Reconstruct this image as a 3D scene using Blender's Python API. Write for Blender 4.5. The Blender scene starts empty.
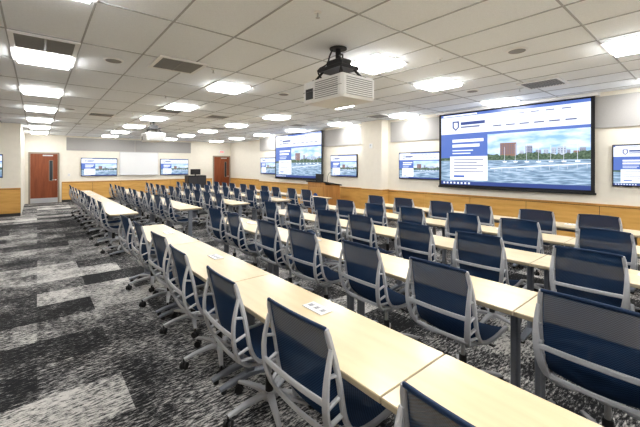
import bpy, math, random
from mathutils import Vector, Matrix
random.seed(4)
S=bpy.context.scene
try:
    S.view_settings.view_transform='Standard'
    S.view_settings.exposure=0.42
    S.view_settings.look='Medium High Contrast'
except Exception: pass

# ---------------------------------------------------------------- materials
def newmat(name):
    m=bpy.data.materials.new(name); m.use_nodes=True
    nt=m.node_tree; b=nt.nodes['Principled BSDF']
    return m,nt,b
def simple(name,col,rough=.5,metal=0,noise=0.0,nscale=20,bump=0.0):
    m,nt,b=newmat(name)
    b.inputs['Roughness'].default_value=rough; b.inputs['Metallic'].default_value=metal
    tc=nt.nodes.new('ShaderNodeTexCoord'); n=nt.nodes.new('ShaderNodeTexNoise'); n.inputs['Scale'].default_value=nscale
    n.inputs['Detail'].default_value=4
    nt.links.new(tc.outputs['Object'],n.inputs['Vector'])
    r=nt.nodes.new('ShaderNodeValToRGB')
    c0=[max(0,c*(1-noise)) for c in col]; c1=[min(1,c*(1+noise)) for c in col]
    r.color_ramp.elements[0].position=.3; r.color_ramp.elements[1].position=.7
    r.color_ramp.elements[0].color=(*c0,1); r.color_ramp.elements[1].color=(*c1,1)
    nt.links.new(n.outputs['Fac'],r.inputs['Fac']); nt.links.new(r.outputs['Color'],b.inputs['Base Color'])
    if bump>0:
        bp=nt.nodes.new('ShaderNodeBump'); bp.inputs['Strength'].default_value=bump; bp.inputs['Distance'].default_value=.003
        nt.links.new(n.outputs['Fac'],bp.inputs['Height']); nt.links.new(bp.outputs['Normal'],b.inputs['Normal'])
    return m
def wood(name,c0,c1,rough=.35,sc=(3,30,3),coat=0):
    m,nt,b=newmat(name); b.inputs['Roughness'].default_value=rough
    b.inputs['Coat Weight'].default_value=coat; b.inputs['Coat Roughness'].default_value=.15
    tc=nt.nodes.new('ShaderNodeTexCoord'); mp=nt.nodes.new('ShaderNodeMapping'); mp.inputs['Scale'].default_value=sc
    n=nt.nodes.new('ShaderNodeTexNoise'); n.inputs['Scale'].default_value=1.0; n.inputs['Detail'].default_value=6; n.inputs['Distortion'].default_value=.4
    r=nt.nodes.new('ShaderNodeValToRGB'); r.color_ramp.elements[0].position=.32; r.color_ramp.elements[1].position=.68
    r.color_ramp.elements[0].color=(*c0,1); r.color_ramp.elements[1].color=(*c1,1)
    nt.links.new(tc.outputs['Object'],mp.inputs['Vector']); nt.links.new(mp.outputs['Vector'],n.inputs['Vector'])
    nt.links.new(n.outputs['Fac'],r.inputs['Fac']); nt.links.new(r.outputs['Color'],b.inputs['Base Color'])
    return m
def emis(name,col,st=1.0):
    m,nt,b=newmat(name)
    b.inputs['Base Color'].default_value=(0.02,0.02,0.02,1); b.inputs['Roughness'].default_value=.4
    b.inputs['Emission Color'].default_value=(*col,1); b.inputs['Emission Strength'].default_value=st
    return m

M_ceil=simple('ceiling_tile',(.88,.91,.945),.9,0,.04,110,.3)
M_grid=simple('ceiling_tbar',(.46,.47,.49),.6)
M_wall=simple('wall_cream',(.84,.80,.71),.85,0,.02,8)
M_fabric=simple('acoustic_fabric',(.42,.41,.40),.95,0,.05,120)
M_wain=wood('honey_maple',(.62,.35,.10),(.74,.45,.15),.35,(2,2,14))
M_cap=wood('maple_cap',(.50,.26,.08),(.58,.32,.10),.35)
M_gap=simple('dark_reveal',(.10,.06,.03),.8)
M_base=simple('baseboard_rubber',(.05,.05,.055),.6)
M_top=wood('maple_laminate',(.70,.57,.36),(.77,.64,.42),.32,(18,2.2,3),.2)
M_edge=simple('table_edge',(.42,.36,.26),.5)
M_metal=simple('grey_powdercoat',(.28,.30,.34),.4,.5)
M_plate=simple('white_plastic',(.85,.85,.85),.4)
M_dark=simple('black_plastic',(.018,.018,.02),.45)
M_frame=simple('chair_frame_grey',(.46,.47,.50),.4)
M_alu=simple('aluminium',(.62,.63,.65),.3,.6)
M_door=wood('door_wood',(.19,.05,.017),(.27,.08,.03),.4,(14,14,1.5))
M_jamb=simple('door_frame_metal',(.32,.27,.22),.5)
M_lec=wood('lectern_wood',(.40,.19,.06),(.52,.27,.09),.4,(14,14,2))
M_light=emis('fluorescent_lens',(1.0,.995,.98),17)
M_scr=simple('screen_border',(.01,.01,.012),.6)
M_proj=simple('projector_shell',(.78,.78,.78),.45)
M_vent=simple('vent_grille',(.30,.30,.30),.6)
M_vback=simple('vent_plenum',(.06,.06,.06),.8)
M_glass=simple('door_glass',(.05,.06,.07),.08)
M_wb=simple('whiteboard_surface',(.86,.87,.88),.15)

def meshfabric():
    m,nt,b=newmat('blue_mesh_fabric'); b.inputs['Roughness'].default_value=.85
    b.inputs['Specular IOR Level'].default_value=.15
    L=nt.links.new; N=nt.nodes.new
    tc=N('ShaderNodeTexCoord'); sep=N('ShaderNodeSeparateXYZ'); L(tc.outputs['Object'],sep.inputs[0])
    def mm(op,a,c=None):
        n=N('ShaderNodeMath'); n.operation=op
        for i,v in enumerate((a,c)):
            if v is None: continue
            if isinstance(v,(int,float)): n.inputs[i].default_value=v
            else: L(v,n.inputs[i])
        return n.outputs[0]
    k=2*math.pi/.014
    a=mm('SINE',mm('MULTIPLY',sep.outputs[1],k)); 
    c=mm('SINE',mm('MULTIPLY',mm('SUBTRACT',sep.outputs[2],sep.outputs[0]),k))
    p=mm('MULTIPLY',a,c)
    f=mm('ADD',mm('MULTIPLY',p,.5),.5)
    r=N('ShaderNodeValToRGB'); r.color_ramp.elements[0].color=(.008,.026,.072,1); r.color_ramp.elements[1].color=(.042,.092,.19,1)
    L(f,r.inputs['Fac']); L(r.outputs['Color'],b.inputs['Base Color'])
    L(mm('ADD',mm('MULTIPLY',f,.10),.89),b.inputs['Alpha'])
    return m
M_blue=meshfabric()
M_seam=simple('blue_seam',(.012,.035,.09),.7)

# carpet
def carpet():
    m,nt,b=newmat('carpet_tiles'); b.inputs['Roughness'].default_value=.95
    L=nt.links.new; N=nt.nodes.new
    tc=N('ShaderNodeTexCoord')
    sep=N('ShaderNodeSeparateXYZ'); L(tc.outputs['Object'],sep.inputs[0])
    def math_(op,a,b_=None):
        n=N('ShaderNodeMath'); n.operation=op
        for i,v in enumerate((a,b_)):
            if v is None: continue
            if isinstance(v,(int,float)): n.inputs[i].default_value=v
            else: L(v,n.inputs[i])
        return n.outputs[0]
    rowx=math_('FLOOR',math_('DIVIDE',sep.outputs[1],0.5))
    off=math_('MULTIPLY',math_('MODULO',rowx,2.0),0.5)
    coly=math_('FLOOR',math_('ADD',math_('DIVIDE',sep.outputs[0],1.0),off))
    cmb=N('ShaderNodeCombineXYZ'); L(rowx,cmb.inputs[0]); L(coly,cmb.inputs[1])
    wn=N('ShaderNodeTexWhiteNoise'); wn.noise_dimensions='2D'; L(cmb.outputs[0],wn.inputs['Vector'])
    big=N('ShaderNodeTexNoise'); big.inputs['Scale'].default_value=.7; big.inputs['Detail'].default_value=1
    L(cmb.outputs[0],big.inputs['Vector'])
    mp=N('ShaderNodeMapping'); mp.inputs['Scale'].default_value=(17,60,1); L(tc.outputs['Object'],mp.inputs['Vector'])
    n1=N('ShaderNodeTexNoise'); n1.inputs['Scale'].default_value=1; n1.inputs['Detail'].default_value=6; n1.inputs['Roughness'].default_value=.78
    L(mp.outputs[0],n1.inputs['Vector'])
    n2=N('ShaderNodeTexNoise'); n2.inputs['Scale'].default_value=2.6; n2.inputs['Detail'].default_value=4
    L(tc.outputs['Object'],n2.inputs['Vector'])
    t=math_('MULTIPLY',math_('SUBTRACT',wn.outputs['Value'],.5),.14)
    t2=math_('MULTIPLY',math_('SUBTRACT',big.outputs['Fac'],.5),.34)
    t3=math_('MULTIPLY',math_('SUBTRACT',n2.outputs['Fac'],.5),.28)
    s=math_('ADD',math_('ADD',n1.outputs['Fac'],t),math_('ADD',t2,t3))
    r=N('ShaderNodeValToRGB'); e=r.color_ramp.elements
    e[0].position=.45; e[0].color=(.010,.011,.013,1)
    e[1].position=.62; e[1].color=(.62,.605,.58,1)
    x=e.new(.50); x.color=(.065,.065,.070,1)
    x=e.new(.555); x.color=(.29,.285,.28,1)
    L(s,r.inputs['Fac']); L(r.outputs['Color'],b.inputs['Base Color'])
    bp=N('ShaderNodeBump'); bp.inputs['Strength'].default_value=.4; bp.inputs['Distance'].default_value=.004
    L(n1.outputs['Fac'],bp.inputs['Height']); L(bp.outputs['Normal'],b.inputs['Normal'])
    return m
M_carpet=carpet()

# ---------------------------------------------------------------- builder
class MB:
    def __init__(s): s.v=[];s.f=[];s.mi=[];s.sm=[];s.mats=[]
    def m(s,mat):
        if mat not in s.mats: s.mats.append(mat)
        return s.mats.index(mat)
    def add(s,vs,fs,mat,smooth=False):
        o=len(s.v); s.v+= [tuple(v) for v in vs]; k=s.m(mat)
        for f in fs: s.f.append([i+o for i in f]); s.mi.append(k); s.sm.append(smooth)
    def box(s,x0,x1,y0,y1,z0,z1,mat,bev=0):
        if bev>0:
            b=bev
            def ring(z,i): return [(x0+i,y0+b,z),(x0+b,y0+i,z),(x1-b,y0+i,z),(x1-i,y0+b,z),(x1-i,y1-b,z),(x1-b,y1-i,z),(x0+b,y1-i,z),(x0+i,y1-b,z)]
            vs=ring(z0,b*.6)+ring(z0+b,0)+ring(z1-b,0)+ring(z1,b*.6)
            fs=[list(range(7,-1,-1)),list(range(24,32))]
            for r in range(3):
                for i in range(8):
                    j=(i+1)%8; fs.append([r*8+i,r*8+j,(r+1)*8+j,(r+1)*8+i])
            s.add(vs,fs,mat); return
        vs=[(x0,y0,z0),(x1,y0,z0),(x1,y1,z0),(x0,y1,z0),(x0,y0,z1),(x1,y0,z1),(x1,y1,z1),(x0,y1,z1)]
        s.add(vs,[[3,2,1,0],[4,5,6,7],[0,1,5,4],[1,2,6,5],[2,3,7,6],[3,0,4,7]],mat)
    def cyl(s,p,q,r0,mat,r1=None,n=12,smooth=True):
        if r1 is None: r1=r0
        p=Vector(p);q=Vector(q);d=(q-p).normalized()
        a=Vector((0,0,1)) if abs(d.z)<.9 else Vector((1,0,0))
        u=d.cross(a).normalized(); w=d.cross(u)
        vs=[]
        for c,r in((p,r0),(q,r1)):
            for i in range(n):
                t=2*math.pi*i/n; vs.append(c+u*math.cos(t)*r+w*math.sin(t)*r)
        fs=[[i,(i+1)%n,n+(i+1)%n,n+i] for i in range(n)]
        s.add(vs,fs,mat,smooth)
        s.add(vs[:n],[list(range(n-1,-1,-1))],mat); s.add(vs[n:],[list(range(n))],mat)
    def sweep(s,pts,ref,ws,hs,mat,smooth=True,round_=True):
        """chamfered section along pts; ref=lateral direction; ws,hs half sizes"""
        pts=[Vector(p) for p in pts]; n=len(pts)
        if not isinstance(ws,(list,tuple)): ws=[ws]*n
        if not isinstance(hs,(list,tuple)): hs=[hs]*n
        k=8; vs=[]
        for i,p in enumerate(pts):
            t=(pts[min(i+1,n-1)]-pts[max(i-1,0)]).normalized()
            r=Vector(ref); r=(r-t*r.dot(t)).normalized(); nn=t.cross(r)
            c=.62
            for a,b in((1,c),(c,1),(-c,1),(-1,c),(-1,-c),(-c,-1),(c,-1),(1,-c)):
                vs.append(p+r*a*ws[i]+nn*b*hs[i])
        fs=[]
        for i in range(n-1):
            for j in range(k):
                l=(j+1)%k; fs.append([i*k+j,i*k+l,(i+1)*k+l,(i+1)*k+j])
        fs.append(list(range(k-1,-1,-1))); fs.append([ (n-1)*k+j for j in range(k)])
        s.add(vs,fs,mat,False)
    def mesh(s,name):
        me=bpy.data.meshes.new(name); me.from_pydata(s.v,[],s.f)
        for m in s.mats: me.materials.append(m)
        for i,p in enumerate(me.polygons): p.material_index=s.mi[i]; p.use_smooth=s.sm[i]
        me.update()
        import bmesh
        bm=bmesh.new(); bm.from_mesh(me); bmesh.ops.recalc_face_normals(bm,faces=bm.faces); bm.to_mesh(me); bm.free()
        return me
    def obj(s,name,loc=(0,0,0),rz=0):
        return place(name,s.mesh(name),loc,rz)
def place(name,me,loc=(0,0,0),rz=0,parent=None):
    o=bpy.data.objects.new(name,me); o.location=loc; o.rotation_euler=(0,0,rz)
    S.collection.objects.link(o)
    if parent: o.parent=parent
    return o
def cr(pts,sub=3):
    P=[Vector(p) for p in pts]; out=[]
    for i in range(len(P)-1):
        a=P[max(i-1,0)];b=P[i];c=P[i+1];d=P[min(i+2,len(P)-1)]
        for k in range(sub):
            t=k/sub
            out.append(.5*((2*b)+(c-a)*t+(2*a-5*b+4*c-d)*t*t+(3*b-a-3*c+d)*t**3))
    out.append(P[-1]); return out

# ---------------------------------------------------------------- room (X = across rows, Y = along rows)
CH=2.96; XW=8.0; YF=18.85; XL=-2.6; YB=-2.2; YS=14.5; XR2=8.85; YR=14.0; XS=-.4
b=MB(); b.box(XL-.15,XR2+.15,YB-.15,YF+.15,-.1,0,M_carpet); b.obj('floor')
b=MB(); b.box(XL-.15,XR2+.15,YB-.15,YF+.15,CH,CH+.1,M_ceil); b.obj('ceiling')
b=MB(); b.box(XW,XR2+.15,YB-.15,YR,0,CH,M_wall); b.box(XR2,XR2+.15,YR,YF+.15,0,CH,M_wall); b.obj('wall_right')
b=MB(); b.box(XS-.15,XR2+.0,YF,YF+.15,0,CH,M_wall); b.obj('wall_far')
b=MB(); b.box(XL-.15,XS,YS,YF+.15,0,CH,M_wall); b.obj('wall_alcove')
b=MB(); b.box(XL-.15,XL,YB-.15,YS,0,CH,M_wall); b.obj('wall_left')
b=MB(); b.box(XL,XW,YB-.15,YB,0,CH,M_wall); b.obj('wall_back')
b=MB(); b.box(7.7,XW,6.4,7.2,0,CH,M_wall)
b.box(7.675,7.7,6.39,7.21,0,.88,M_wain); b.box(7.675,XW,6.375,6.4,0,.88,M_wain); b.box(7.66,XW,6.36,7.22,.88,.91,M_cap)
b.obj('wall_column')

def wains(name,axis,fixed,a0,a1,sgn,skips=()):
    b=MB()
    def bx(s0,s1,d0,d1,z0,z1,m):
        lo,hi=sorted((fixed+sgn*d0,fixed+sgn*d1))
        if axis=='y': b.box(lo,hi,s0,s1,z0,z1,m)
        else: b.box(s0,s1,lo,hi,z0,z1,m)
    segs=[]; cur=a0
    for k0,k1 in sorted(skips): segs.append((cur,k0)); cur=k1
    segs.append((cur,a1))
    for s0,s1 in segs:
        if s1-s0<.05: continue
        bx(s0,s1,0,.012,0,.88,M_gap)
        n=max(1,round((s1-s0)/1.22)); w=(s1-s0)/n
        for i in range(n):
            bx(s0+i*w+.005,s0+(i+1)*w-.005,.012,.028,.10,.85,M_wain)
        bx(s0,s1,.0,.04,.86,.90,M_cap)
        bx(s0,s1,.0,.03,0,.09,M_base)
    b.obj(name)
wains('trim_wainscot_right','y',XW,YB,YR,-1,[(6.375,7.22)])
wains('trim_wainscot_recess','y',XR2,YR,YF,-1)
wains('trim_wainscot_far','x',YF,XS,XR2,-1,[(-.36,.84),(7.7,8.82)])
wains('trim_wainscot_alcove','x',YS,XL,XS,-1)
wains('trim_wainscot_left','y',XL,YB,YS,1)

def fabric(name,axis,fixed,a0,a1,sgn,skips=(),z0=2.3,z1=2.88):
    b=MB(); cur=a0; segs=[]
    for k0,k1 in sorted(skips): segs.append((cur,k0)); cur=k1
    segs.append((cur,a1))
    for s0,s1 in segs:
        n=max(1,round((s1-s0)/2.4)); w=(s1-s0)/n
        for i in range(n):
            lo,hi=sorted((fixed,fixed+sgn*.03)); p0=s0+i*w+.01; p1=s0+(i+1)*w-.01
            if axis=='y': b.box(lo,hi,p0,p1,z0,z1,M_fabric)
            else: b.box(p0,p1,lo,hi,z0,z1,M_fabric)
    b.obj(name)
fabric('trim_acoustic_panel_right','y',XW,YB+.1,YR-.1,-1,[(6.3,7.3)])
fabric('trim_acoustic_panel_far','x',YF,1.0,6.5,-1)
fabric('trim_acoustic_panel_left','y',XL,YB+.1,YS-.1,1)

# ceiling T-bar grid
b=MB(); g=.008
y=.875-1.22*3
while y<YF:
    if y>YB: b.box(XL,XW if y<YR else XR2,y-g,y+g,CH-.006,CH,M_grid)
    y+=1.22
x=-.235-.61*4
while x<XR2:
    y1=YF if x>XS else YS
    y0=YR if x>XW else YB
    if x>XL: b.box(x-g,x+g,y0,y1,CH-.0065,CH,M_grid)
    x+=.61
b.obj('ceiling_grid')

# ceiling fixtures
b=MB()
h=.305
b.box(-h,h,-h,-h+.03,-.014,0,M_plate);b.box(-h,h,h-.03,h,-.014,0,M_plate)
b.box(-h,-h+.03,-h+.03,h-.03,-.014,0,M_plate);b.box(h-.03,h,-h+.03,h-.03,-.014,0,M_plate)
b.add([(-.27,-.27,-.001),(.27,-.27,-.001),(.27,.27,-.001),(-.27,.27,-.001),(-.255,-.255,-.052),(.255,-.255,-.052),(.255,.255,-.052),(-.255,.255,-.052)],
      [[0,1,2,3],[7,6,5,4],[0,4,5,1],[1,5,6,2],[2,6,7,3],[3,7,4,0]],M_light)
LM=b.mesh('ceiling_light')
lights=[]
for xi in (.07,2.51,5.05,7.45):
    for k in range(-1,8):
        y=.57+2.44*k
        if y>YF-.5: continue
        lights.append((xi,y))
lights=[(3.42,2.95) if (abs(x-2.51)<.01 and abs(y-3.01)<.01) else (x,y) for x,y in lights]
for x,y in lights: place('ceiling_light',LM,(x,y,CH-.006))
def ventmesh(w,l):
    b=MB(); e=.045
    b.box(-w/2,w/2,-l/2,-l/2+e,-.016,0,M_plate);b.box(-w/2,w/2,l/2-e,l/2,-.016,0,M_plate)
    b.box(-w/2,-w/2+e,-l/2+e,l/2-e,-.016,0,M_plate);b.box(w/2-e,w/2,-l/2+e,l/2-e,-.016,0,M_plate)
    b.box(-w/2+e,w/2-e,-l/2+e,l/2-e,-.003,0,M_vback)
    b.box(-.012,.012,-l/2+e,l/2-e,-.015,-.003,M_vent)
    n=12
    for i in range(n):
        y=-l/2+e+(i+.5)*(l-2*e)/n
        b.add([(-w/2+e,y+.014,-.014),(w/2-e,y+.014,-.014),(w/2-e,y-.010,-.004),(-w/2+e,y-.010,-.004)],[[0,1,2,3]],M_vent)
    return b.mesh('air_vent')
VM=ventmesh(.6,.6)
for x,y in [(.07,4.84),(1.45,4.7),(6.35,1.9),(2.5,8.7),(7.1,6.0),(1.3,10.5),(5.0,11.6),(3.8,8.9),(6.6,9.0)]:
    place('air_vent',VM,(x,y,CH-.006))
b=MB(); b.cyl((0,0,0),(0,0,-.014),.115,M_plate,.105,24); b.cyl((0,0,-.014),(0,0,-.018),.09,M_vent,.085,24)
SM=b.mesh('ceiling_speaker')
for x,y in [(.75,5.0),(3.55,5.3),(4.3,1.55),(6.0,2.9),(3.5,10.2),(.6,9.9),(6.6,7.4),(1.0,13.2)]:
    place('ceiling_speaker',SM,(x,y,CH-.006))
b=MB(); b.cyl((0,0,0),(0,0,-.01),.035,M_plate,.03,14); b.cyl((0,0,-.01),(0,0,-.05),.008,M_alu); b.cyl((0,0,-.05),(0,0,-.053),.02,M_alu)
SP=b.mesh('fire_sprinkler')
for x in (1.9,3.9,6.5):
    for y in (2.3,4.6,6.9,9.8,12.5): place('fire_sprinkler',SP,(x,y,CH-.001))

# ---------------------------------------------------------------- tables
TL=1.508; TD=.457; TH=.74
b=MB()
b.box(0,TD,-TL/2+.002,TL/2-.002,TH-.028,TH-.003,M_edge,.003)
b.box(.003,TD-.003,-TL/2+.005,TL/2-.005,TH-.004,TH,M_top)
for s in (-1,1):
    y=s*(TL/2-.07)
    b.box(.05,TD-.05,y-.025,y+.025,TH-.05,TH-.028,M_metal)
    b.sweep([(TD/2,y,.05),(TD/2,y,.38),(TD/2,y,TH-.04)],(1,0,0),.038,.022,M_metal)
    b.sweep([(-.0,y,.034),(.08,y,.05),(TD/2,y,.07),(TD-.08,y,.05),(TD,y,.034)],(0,1,0),[.02,.026,.03,.026,.02],[.012,.016,.022,.016,.012],M_metal)
    for x in(.03,TD-.03): b.cyl((x,y,0),(x,y,.03),.02,M_dark)
b.box(TD/2-.02,TD/2+.02,-TL/2+.07,TL/2-.07,TH-.075,TH-.05,M_metal)
b.box(TD-.05,TD-.035,-TL/2+.12,TL/2-.12,TH-.12,TH-.028,M_metal)
b.box(.27,.36,-.09,.09,TH,TH+.006,M_plate,.002)
for y in(-.055,0,.055):
    b.box(.298,.332,y-.016,y+.016,TH+.006,TH+.0075,M_frame)
    b.box(.305,.309,y-.006,y+.006,TH+.0075,TH+.008,M_dark); b.box(.318,.322,y-.006,y+.006,TH+.0075,TH+.008,M_dark)
TM=b.mesh('training_table')

# ---------------------------------------------------------------- chair (faces +X)
def chairmesh():
    b=MB()
    prof=cr([(-.335,0,.95),(-.318,0,.88),(-.297,0,.80),(-.278,0,.71),(-.262,0,.62),(-.243,0,.55),(-.20,0,.487),(-.12,0,.457),(0,0,.452),(.12,0,.462),(.19,0,.455),(.235,0,.425)],2)
    n=len(prof)
    def half(p): 
        z=p.z; x=p.x
        if x<-.2: return .222-.02*max(0,(z-.7)/.25)**2
        return .225-.03*max(0,(x-.05)/.2)**2
    K=9; front=[]
    for i,p in enumerate(prof):
        t=(prof[min(i+1,n-1)]-prof[max(i-1,0)]).normalized(); nn=Vector((-t.z,0,t.x))
        if nn.x<0 and p.x<-.2: nn=-nn
        if nn.z<0 and p.x>=-.2: nn=-nn
        w=half(p)
        for j in range(K):
            s=-1+2*j/(K-1)
            d=.028*(1-s*s)
            topc=.012*(1-s*s) if i==0 else 0
            q=p-nn*d+Vector((0,s*w,topc))
            front.append(q)
    vs=front; fs=[]
    for i in range(n-1):
        for j in range(K-1):
            a=i*K+j; fs.append([a,a+1,a+K+1,a+K])
    b.add(vs,fs,M_blue,True)
    for s in(-1,1):
        b.sweep([p+Vector((0,s*(half(p)+.004),0)) for p in prof],(0,1,0),[.009]+[.012]*(n-2)+[.01],[.008]+[.011]*(n-2)+[.008],M_frame)
        sp=cr([(-.322,s*.222,.87),(-.347,s*.225,.77),(-.352,s*.222,.68),(-.338,s*.212,.59),(-.30,s*.19,.505),(-.22,s*.15,.435),(-.12,s*.095,.395),(0,s*.045,.375),(.04,s*.03,.372)],2)
        m=len(sp)
        b.sweep(sp,(0,1,0),[.009+.009*math.sin(math.pi*min(1,i/(m-1)*1.2)) for i in range(m)],[.009]*m,M_frame)
        for (pi,si) in ((5,2),(7,5),(9,7),(11,8),(13,10)):
            a=prof[pi]+Vector((0,s*half(prof[pi]),0)); c=sp[si]
            b.sweep([a,c],(0,1,0),.010,.006,M_frame)
        b.sweep(cr([(.0,s*.03,.375),(.05,s*.10,.39),(.09,s*.18,.425),(.10,s*.225,.455)],2),(1,0,0),.020,.008,M_frame)
    for z,x,w,hh in((.665,-.352,.222,.014),(.50,-.298,.19,.012)):
        b.sweep([(x-.012*(1-(q)**2),q*w,z) for q in(-1,-.66,-.33,0,.33,.66,1)],(0,0,1),hh,.006,M_frame)
    b.sweep([(-.337-.026*(1-q*q),q*.205,.950+.012*(1-q*q)) for q in(-1,-.66,-.33,0,.33,.66,1)],(0,0,1),.008,.006,M_seam)
    b.cyl((0,0,.335),(0,0,.39),.055,M_frame,.048,14)
    b.box(-.03,.09,-.035,.035,.345,.385,M_frame,.008)
    b.sweep([(.05,-.05,.36),(.05,-.16,.365),(.05,-.20,.36)],(1,0,0),[.006,.006,.018],.004,M_dark)
    b.cyl((0,0,.10),(0,0,.24),.026,M_dark); b.cyl((0,0,.24),(0,0,.34),.015,M_alu)
    b.cyl((0,0,.075),(0,0,.125),.045,M_frame,.036,14)
    for i in range(5):
        a=math.radians(36+72*i); c,sn=math.cos(a),math.sin(a); ref=(-sn,c,0)
        b.sweep([(c*r,sn*r,z) for r,z in((.02,.105),(.10,.106),(.20,.096),(.285,.076))],ref,[.026,.022,.018,.013],[.016,.015,.012,.010],M_frame)
        cx,cy=c*.285,sn*.285
        b.cyl((cx,cy,.05),(cx,cy,.08),.009,M_dark,n=8)
        ph=a+.7; dx,dy=-math.sin(ph),math.cos(ph)
        for s in(-1,1):
            p=Vector((cx+dx*s*.008,cy+dy*s*.008,.0275)); q=Vector((cx+dx*s*.025,cy+dy*s*.025,.0275))
            b.cyl(p,q,.0275,M_dark,n=14)
        b.box(cx-.012,cx+.012,cy-.012,cy+.012,.03,.056,M_dark)
    return b.mesh('office_chair')
CM=chairmesh()

shift=[.05,.03,.33,.38,-.10]
for r in range(5):
    x0=.98+1.18*r; sh=shift[r]
    segs=[(.77-TL,.77+3*TL,sh),(6.88,6.88+TL*5,sh*.5)]
    for s0,s1,d0 in segs:
        n=round((s1-s0)/TL)
        for i in range(n):
            yc=s0+(i+.5)*TL+d0
            place('training_table',TM,(x0,yc,0))
            for d in(-.35,.35):
                if yc+d< -.5: continue
                place('office_chair',CM,(x0+.215+random.uniform(-.03,.02),yc+d+random.uniform(-.015,.015),0),random.uniform(-.06,.06))

# ---------------------------------------------------------------- displays
K=.95
E_head=emis('page_header',(.74,.79,.94),K)
E_white=emis('page_white',(.93,.95,1.0),K)
E_navy=emis('page_navy',(.03,.06,.22),K)
E_blue=emis('page_blue',(.08,.15,.44),K)
E_text=emis('page_text',(.12,.15,.28),.8)
E_bld1=emis('page_building_a',(.26,.27,.34),K)
E_bld2=emis('page_building_b',(.24,.14,.11),K)
E_bld3=emis('page_building_c',(.42,.48,.58),K)
def texm(name,stops,sc,detail=5,st=K,dist=0):
    m,nt,b=newmat(name); b.inputs['Base Color'].default_value=(.02,.02,.02,1)
    tc=nt.nodes.new('ShaderNodeTexCoord'); mp=nt.nodes.new('ShaderNodeMapping'); mp.inputs['Scale'].default_value=sc
    n=nt.nodes.new('ShaderNodeTexNoise'); n.inputs['Scale'].default_value=1; n.inputs['Detail'].default_value=detail; n.inputs['Distortion'].default_value=dist
    r=nt.nodes.new('ShaderNodeValToRGB'); r.color_ramp.elements[0].position=stops[0][0]; r.color_ramp.elements[1].position=stops[-1][0]
    r.color_ramp.elements[0].color=(*stops[0][1],1); r.color_ramp.elements[1].color=(*stops[-1][1],1)
    for p,c in stops[1:-1]:
        x=r.color_ramp.elements.new(p); x.color=(*c,1)
    L=nt.links.new; L(tc.outputs['Object'],mp.inputs[0]); L(mp.outputs[0],n.inputs['Vector']); L(n.outputs['Fac'],r.inputs['Fac']); L(r.outputs['Color'],b.inputs['Emission Color'])
    b.inputs['Emission Strength'].default_value=st
    return m
E_sky=texm('page_sky',[(.36,(.24,.44,.78)),(.66,(.70,.80,.94))],(2.5,2,8))
E_water=texm('page_water',[(.34,(.10,.17,.26)),(.5,(.22,.33,.46)),(.66,(.45,.56,.70))],(5,2,40))
E_green=texm('page_trees',[(.35,(.02,.05,.03)),(.6,(.10,.16,.10)),(.7,(.2,.22,.18))],(25,2,30))
def content(b,w,h,zc,y):
    def q(s0,s1,t0,t1,m,L=0):
        yy=y-.0008*L
        x0=-w/2+s0*w;x1=-w/2+s1*w; z1=zc+h/2-t0*h; z0=zc+h/2-t1*h
        b.add([(x0,yy,z0),(x1,yy,z0),(x1,yy,z1),(x0,yy,z1)],[[0,1,2,3]],m)
    def poly(pts,m,L):
        yy=y-.0008*L
        b.add([(-w/2+s*w,yy,zc+h/2-t*h) for s,t in pts],[list(range(len(pts)))],m)
    rnd=random.Random(7)
    q(0,1,0,.035,E_blue); q(0,1,.035,.30,E_head)
    q(.02,.30,.008,.026,E_white,1)
    poly([(.10,.10),(.155,.10),(.155,.19),(.1275,.235),(.10,.19)],E_navy,1)
    poly([(.112,.12),(.143,.12),(.143,.185),(.1275,.21),(.112,.185)],E_white,2)
    q(.17,.36,.12,.16,E_navy,1); q(.17,.32,.18,.20,E_text,1)
    for i in range(4): q(.58+i*.09,.63+i*.09,.07,.082,E_text,1)
    for i in range(6): q(.42+i*.09,.48+i*.09,.20,.216,E_text,2)
    q(0,1,.28,.66,E_sky)
    q(0,1,.28,.315,E_blue,1)
    n=60; pts=[]
    for i in range(n+1): pts.append((i/n,.60-.03*rnd.random()-.015*math.sin(i*.35)))
    for i in range(n):
        a=pts[i]; c=pts[i+1]
        poly([(a[0],.66),(c[0],.66),c,a],E_green,3)
    def bld(s0,s1,t0,m,rows,cols):
        q(s0,s1,t0,.64,m,2)
        for r in range(rows):
            for c in range(cols):
                a=s0+(s1-s0)*(c+.25)/cols; e=s0+(s1-s0)*(c+.75)/cols
                t=t0+.02+(.57-t0)*r/rows
                q(a,e,t,t+(.57-t0)/rows*.5,E_text,2.4)
    bld(.47,.58,.44,E_bld2,5,7)
    s=.60
    while s<.98:
        ww=rnd.uniform(.018,.05); tt=rnd.uniform(.48,.57); m=rnd.choice((E_bld1,E_bld2,E_bld3))
        bld(s,min(1,s+ww),tt,m,3,3)
        s+=ww+rnd.uniform(0,.02)
    q(0,1,.655,.95,E_water,2)
    for i in range(7):
        x=.50+i*.072; t0=.44+.06*rnd.random()
        q(x,x+.002,t0,.68,E_head,4)
        poly([(x-.012,.675),(x+.018,.675),(x+.013,.69),(x-.008,.69)],E_white,4)
    poly([(.40,.76),(1,.70),(1,.712),(.40,.775)],E_head,4)
    for i in range(12):
        x=.43+i*.05; t=.77-.06*(x-.40)/.6
        if x<.99: q(x,x+.004,t,t+.05,E_bld3,4)
    q(.0,.38,.315,.62,E_blue,4.2); q(.10,.35,.36,.40,E_white,5); q(.10,.32,.43,.47,E_white,5); q(.10,.27,.51,.525,E_head,5); q(.10,.25,.55,.565,E_head,5)
    q(.08,.38,.60,.93,E_white,4.5)
    for i in range(5): q(.11,.35-.05*(i%2),.64+i*.042,.652+i*.042,E_text,5.2)
    q(.11,.20,.865,.895,E_blue,5.2)
    q(0,1,.95,1,E_navy,4)
    for i in range(8): q(.02+i*.03,.035+i*.03,.962,.988,E_head,5)
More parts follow.
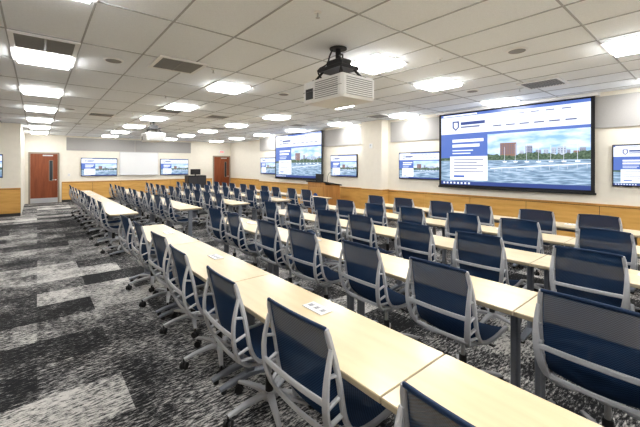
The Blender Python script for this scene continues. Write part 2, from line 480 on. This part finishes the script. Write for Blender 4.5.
def tvmesh(w,h):
    b=MB(); f=.018
    b.box(-w/2,w/2,-.055,-.012,-h/2,h/2,M_scr,.004)
    b.box(-.2,.2,-.012,.0,-.15,.15,M_metal)
    content(b,w-2*f,h-2*f,0,-.0555)
    return b.mesh('wall_tv')
TV1=tvmesh(1.28,.74); TV2=tvmesh(1.43,.84)
R=-math.pi/2
for y in(.65,5.33,8.27,13.15): place('wall_tv',TV1,(XW,y,1.61),R)
for x in(2.25,5.63): place('wall_tv',TV2,(x,YF,1.55),0)
place('wall_tv',TV1,(-1.46,YS,1.6),0)
b=MB(); w=3.03;h=1.72
b.box(-w/2-.06,w/2+.06,-.105,-.098,-h/2-.05,h/2+.06,M_scr)
b.box(-w/2-.08,w/2+.08,-.115,-.088,-h/2-.08,-h/2-.045,M_scr,.004)
b.box(-w/2-.12,w/2+.12,-.16,0,h/2+.03,h/2+.09,M_plate,.006)
content(b,w,h,0,-.1055)
PS=b.mesh('projection_screen')
for y in(3.1,10.87): place('projection_screen',PS,(XW-.0,y,CH-.09-h/2-.005),R)

# whiteboard
b=MB(); b.box(-.85,.85,-.02,0,-.55,.55,M_wb); 
for a in((-.87,-.85,-.57,.57),(.85,.87,-.57,.57),(-.85,.85,.55,.57),(-.85,.85,-.57,-.55)): b.box(a[0],a[1],-.028,0,a[2],a[3],M_alu)
b.box(-.8,.8,-.09,-.02,-.57,-.56,M_alu); b.obj('whiteboard',(3.95,YF-.002,1.72))

# doors
def door(name,x,win):
    b=MB(); w=.46;h=2.13
    b.box(-w-.06,-w,-.06,0,0,h+.06,M_jamb); b.box(w,w+.06,-.06,0,0,h+.06,M_jamb); b.box(-w,w,-.06,0,h,h+.06,M_jamb)
    b.box(-w+.004,w-.004,-.035,0,.008,h-.004,M_door)
    if win:
        b.box(.16,.30,-.04,-.035,.95,1.85,M_jamb); b.box(.175,.285,-.043,-.04,.965,1.835,M_glass)
    b.box(-w+.0,w,-.039,-.035,.01,.22,M_alu)
    b.cyl((.39,-.035,1.0),(.39,-.09,1.0),.012,M_alu); b.cyl((.39,-.09,1.0),(.27,-.09,1.0),.010,M_alu)
    b.cyl((.39,-.035,1.0),(.39,-.04,1.0),.03,M_alu)
    b.box(-.05,.3,-.07,-.035,h-.1,h-.05,M_alu)
    b.obj(name,(x,YF-.001,0))
door('door_1',.24,True); door('door_2',8.27,True)
M_exit=emis('exit_red',(.8,.05,.03),1.5)
b=MB(); b.box(-.15,.15,-.05,0,-.09,.09,M_plate,.005)
for i in range(4): b.box(-.10+i*.055,-.07+i*.055,-.052,-.05,-.04,.04,M_exit)
b.obj('exit_sign',(8.27,YF,2.42))
b=MB(); b.box(-.04,.04,-.012,0,-.06,.06,M_plate,.003); b.box(-.012,.012,-.016,-.012,-.03,.03,M_frame); b.obj('light_switch',(1.1,YF,1.2))
b=MB(); b.box(-.05,.05,-.03,0,-.07,.07,M_plate,.004); b.cyl((0,-.03,.02),(0,-.035,.02),.03,M_alu); b.obj('fire_alarm_strobe',(7.7,6.8,2.2),R)

# ---------------------------------------------------------------- projectors
def projmesh():
    b=MB()
    b.box(-.26,.26,-.34,.34,-.63,-.38,M_proj,.03)
    b.box(-.264,.264,-.32,.32,-.505,-.50,M_vent)
    for i in range(9):
        z=-.60+.022*i
        b.box(-.265,-.258,-.27,.10,z,z+.008,M_vent)
        b.box(-.20,.20,-.345,-.338,z,z+.008,M_vent)
    b.box(-.264,-.258,.14,.27,-.59,-.47,M_dark)
    b.cyl((.26,.05,-.50),(.32,.05,-.50),.07,M_dark,.062,20); b.cyl((.32,.05,-.50),(.323,.05,-.50),.05,M_glass,n=20)
    for x in(-.16,.16):
        b.box(x-.018,x+.018,-.27,.27,-.38,-.355,M_dark)
        for y in(-.24,.24): b.cyl((x,y,-.37),(x*.6,y*.6,-.25),.014,M_dark)
    for y in(-.24,.24): b.box(-.18,.18,y-.018,y+.018,-.38,-.35,M_dark)
    b.box(-.15,.15,-.19,.19,-.265,-.225,M_dark,.006)
    b.box(-.08,.10,-.12,.12,-.225,-.14,M_dark,.01)
    b.cyl((0,0,-.2),(0,0,-.01),.032,M_dark)
    b.cyl((0,0,-.012),(0,0,0),.10,M_dark,n=20)
    b.sweep(cr([(-.1,.15,-.36),(-.14,.2,-.24),(-.05,.14,-.16),(-.06,.08,-.08),(-.03,.06,0)],3),(1,0,0),.008,.008,M_dark)
    b.sweep(cr([(-.1,-.12,-.36),(-.16,-.22,-.25),(-.10,-.18,-.14),(-.03,-.05,-.10)],3),(1,0,0),.007,.007,M_dark)
    return b.mesh('ceiling_projector')
PM=projmesh()
for y in(2.85,10.9): place('ceiling_projector',PM,(2.66,y,CH-.0065))

# ---------------------------------------------------------------- lectern, media rack
b=MB()
b.box(-.30,.30,-.38,.38,0,.08,M_dark); b.box(-.33,.33,-.42,.42,.08,1.0,M_lec,.01)
b.box(-.345,-.33,-.34,.34,.16,.92,M_cap); 
b.cyl((-.345,0,.62),(-.352,0,.62),.12,simple('seal_blue',(.03,.10,.35),.4),n=24)
b.add([(-.37,-.46,1.12),(.37,-.46,1.0),(.37,.46,1.0),(-.37,.46,1.12),(-.37,-.46,1.09),(.37,-.46,.97),(.37,.46,.97),(-.37,.46,1.09)],[[0,1,2,3],[7,6,5,4],[0,4,5,1],[1,5,6,2],[2,6,7,3],[3,7,4,0]],M_dark)
b.box(-.33,-.29,-.42,.42,1.0,1.09,M_lec)
b.box(.0,.03,.05,.42,1.08,1.34,M_dark,.004); b.box(.01,.05,.20,.27,.99,1.1,M_dark)
b.sweep(cr([(-.1,-.3,1.07),(-.1,-.3,1.25),(.0,-.28,1.38),(.1,-.26,1.40)],3),(0,1,0),.006,.006,M_dark)
b.obj('lectern',(7.15,8.35,0))
b=MB()
b.box(-.45,.45,-.28,.28,.06,1.12,M_dark,.01)
b.box(-.42,-.01,-.292,-.28,.12,1.06,M_base); b.box(.01,.42,-.292,-.28,.12,1.06,M_base)
b.cyl((-.04,-.292,.6),(-.04,-.31,.6),.01,M_alu); b.cyl((.04,-.292,.6),(.04,-.31,.6),.01,M_alu)
for x in(-.4,.4):
    for y in(-.22,.22): b.cyl((x-.01,y,.03),(x+.01,y,.03),.03,M_dark)
b.box(-.25,.25,-.02,.02,1.16,1.44,M_dark,.005); b.box(-.03,.03,-.02,.02,1.11,1.17,M_dark); 
b.obj('equipment_cabinet',(6.2,17.3,0))

# ---------------------------------------------------------------- world + camera
w=bpy.data.worlds.new('world'); S.world=w; w.use_nodes=True
w.node_tree.nodes['Background'].inputs[0].default_value=(.9,.95,1,1); w.node_tree.nodes['Background'].inputs[1].default_value=.5
cd=bpy.data.cameras.new('camera'); co=bpy.data.objects.new('camera',cd); S.collection.objects.link(co)
co.location=(0,0,1.6); co.rotation_euler=(math.pi/2,0,-math.asin(.642))
cd.sensor_width=36; cd.lens=338/640*36; cd.shift_y=-.0742; cd.clip_start=.05
S.camera=co
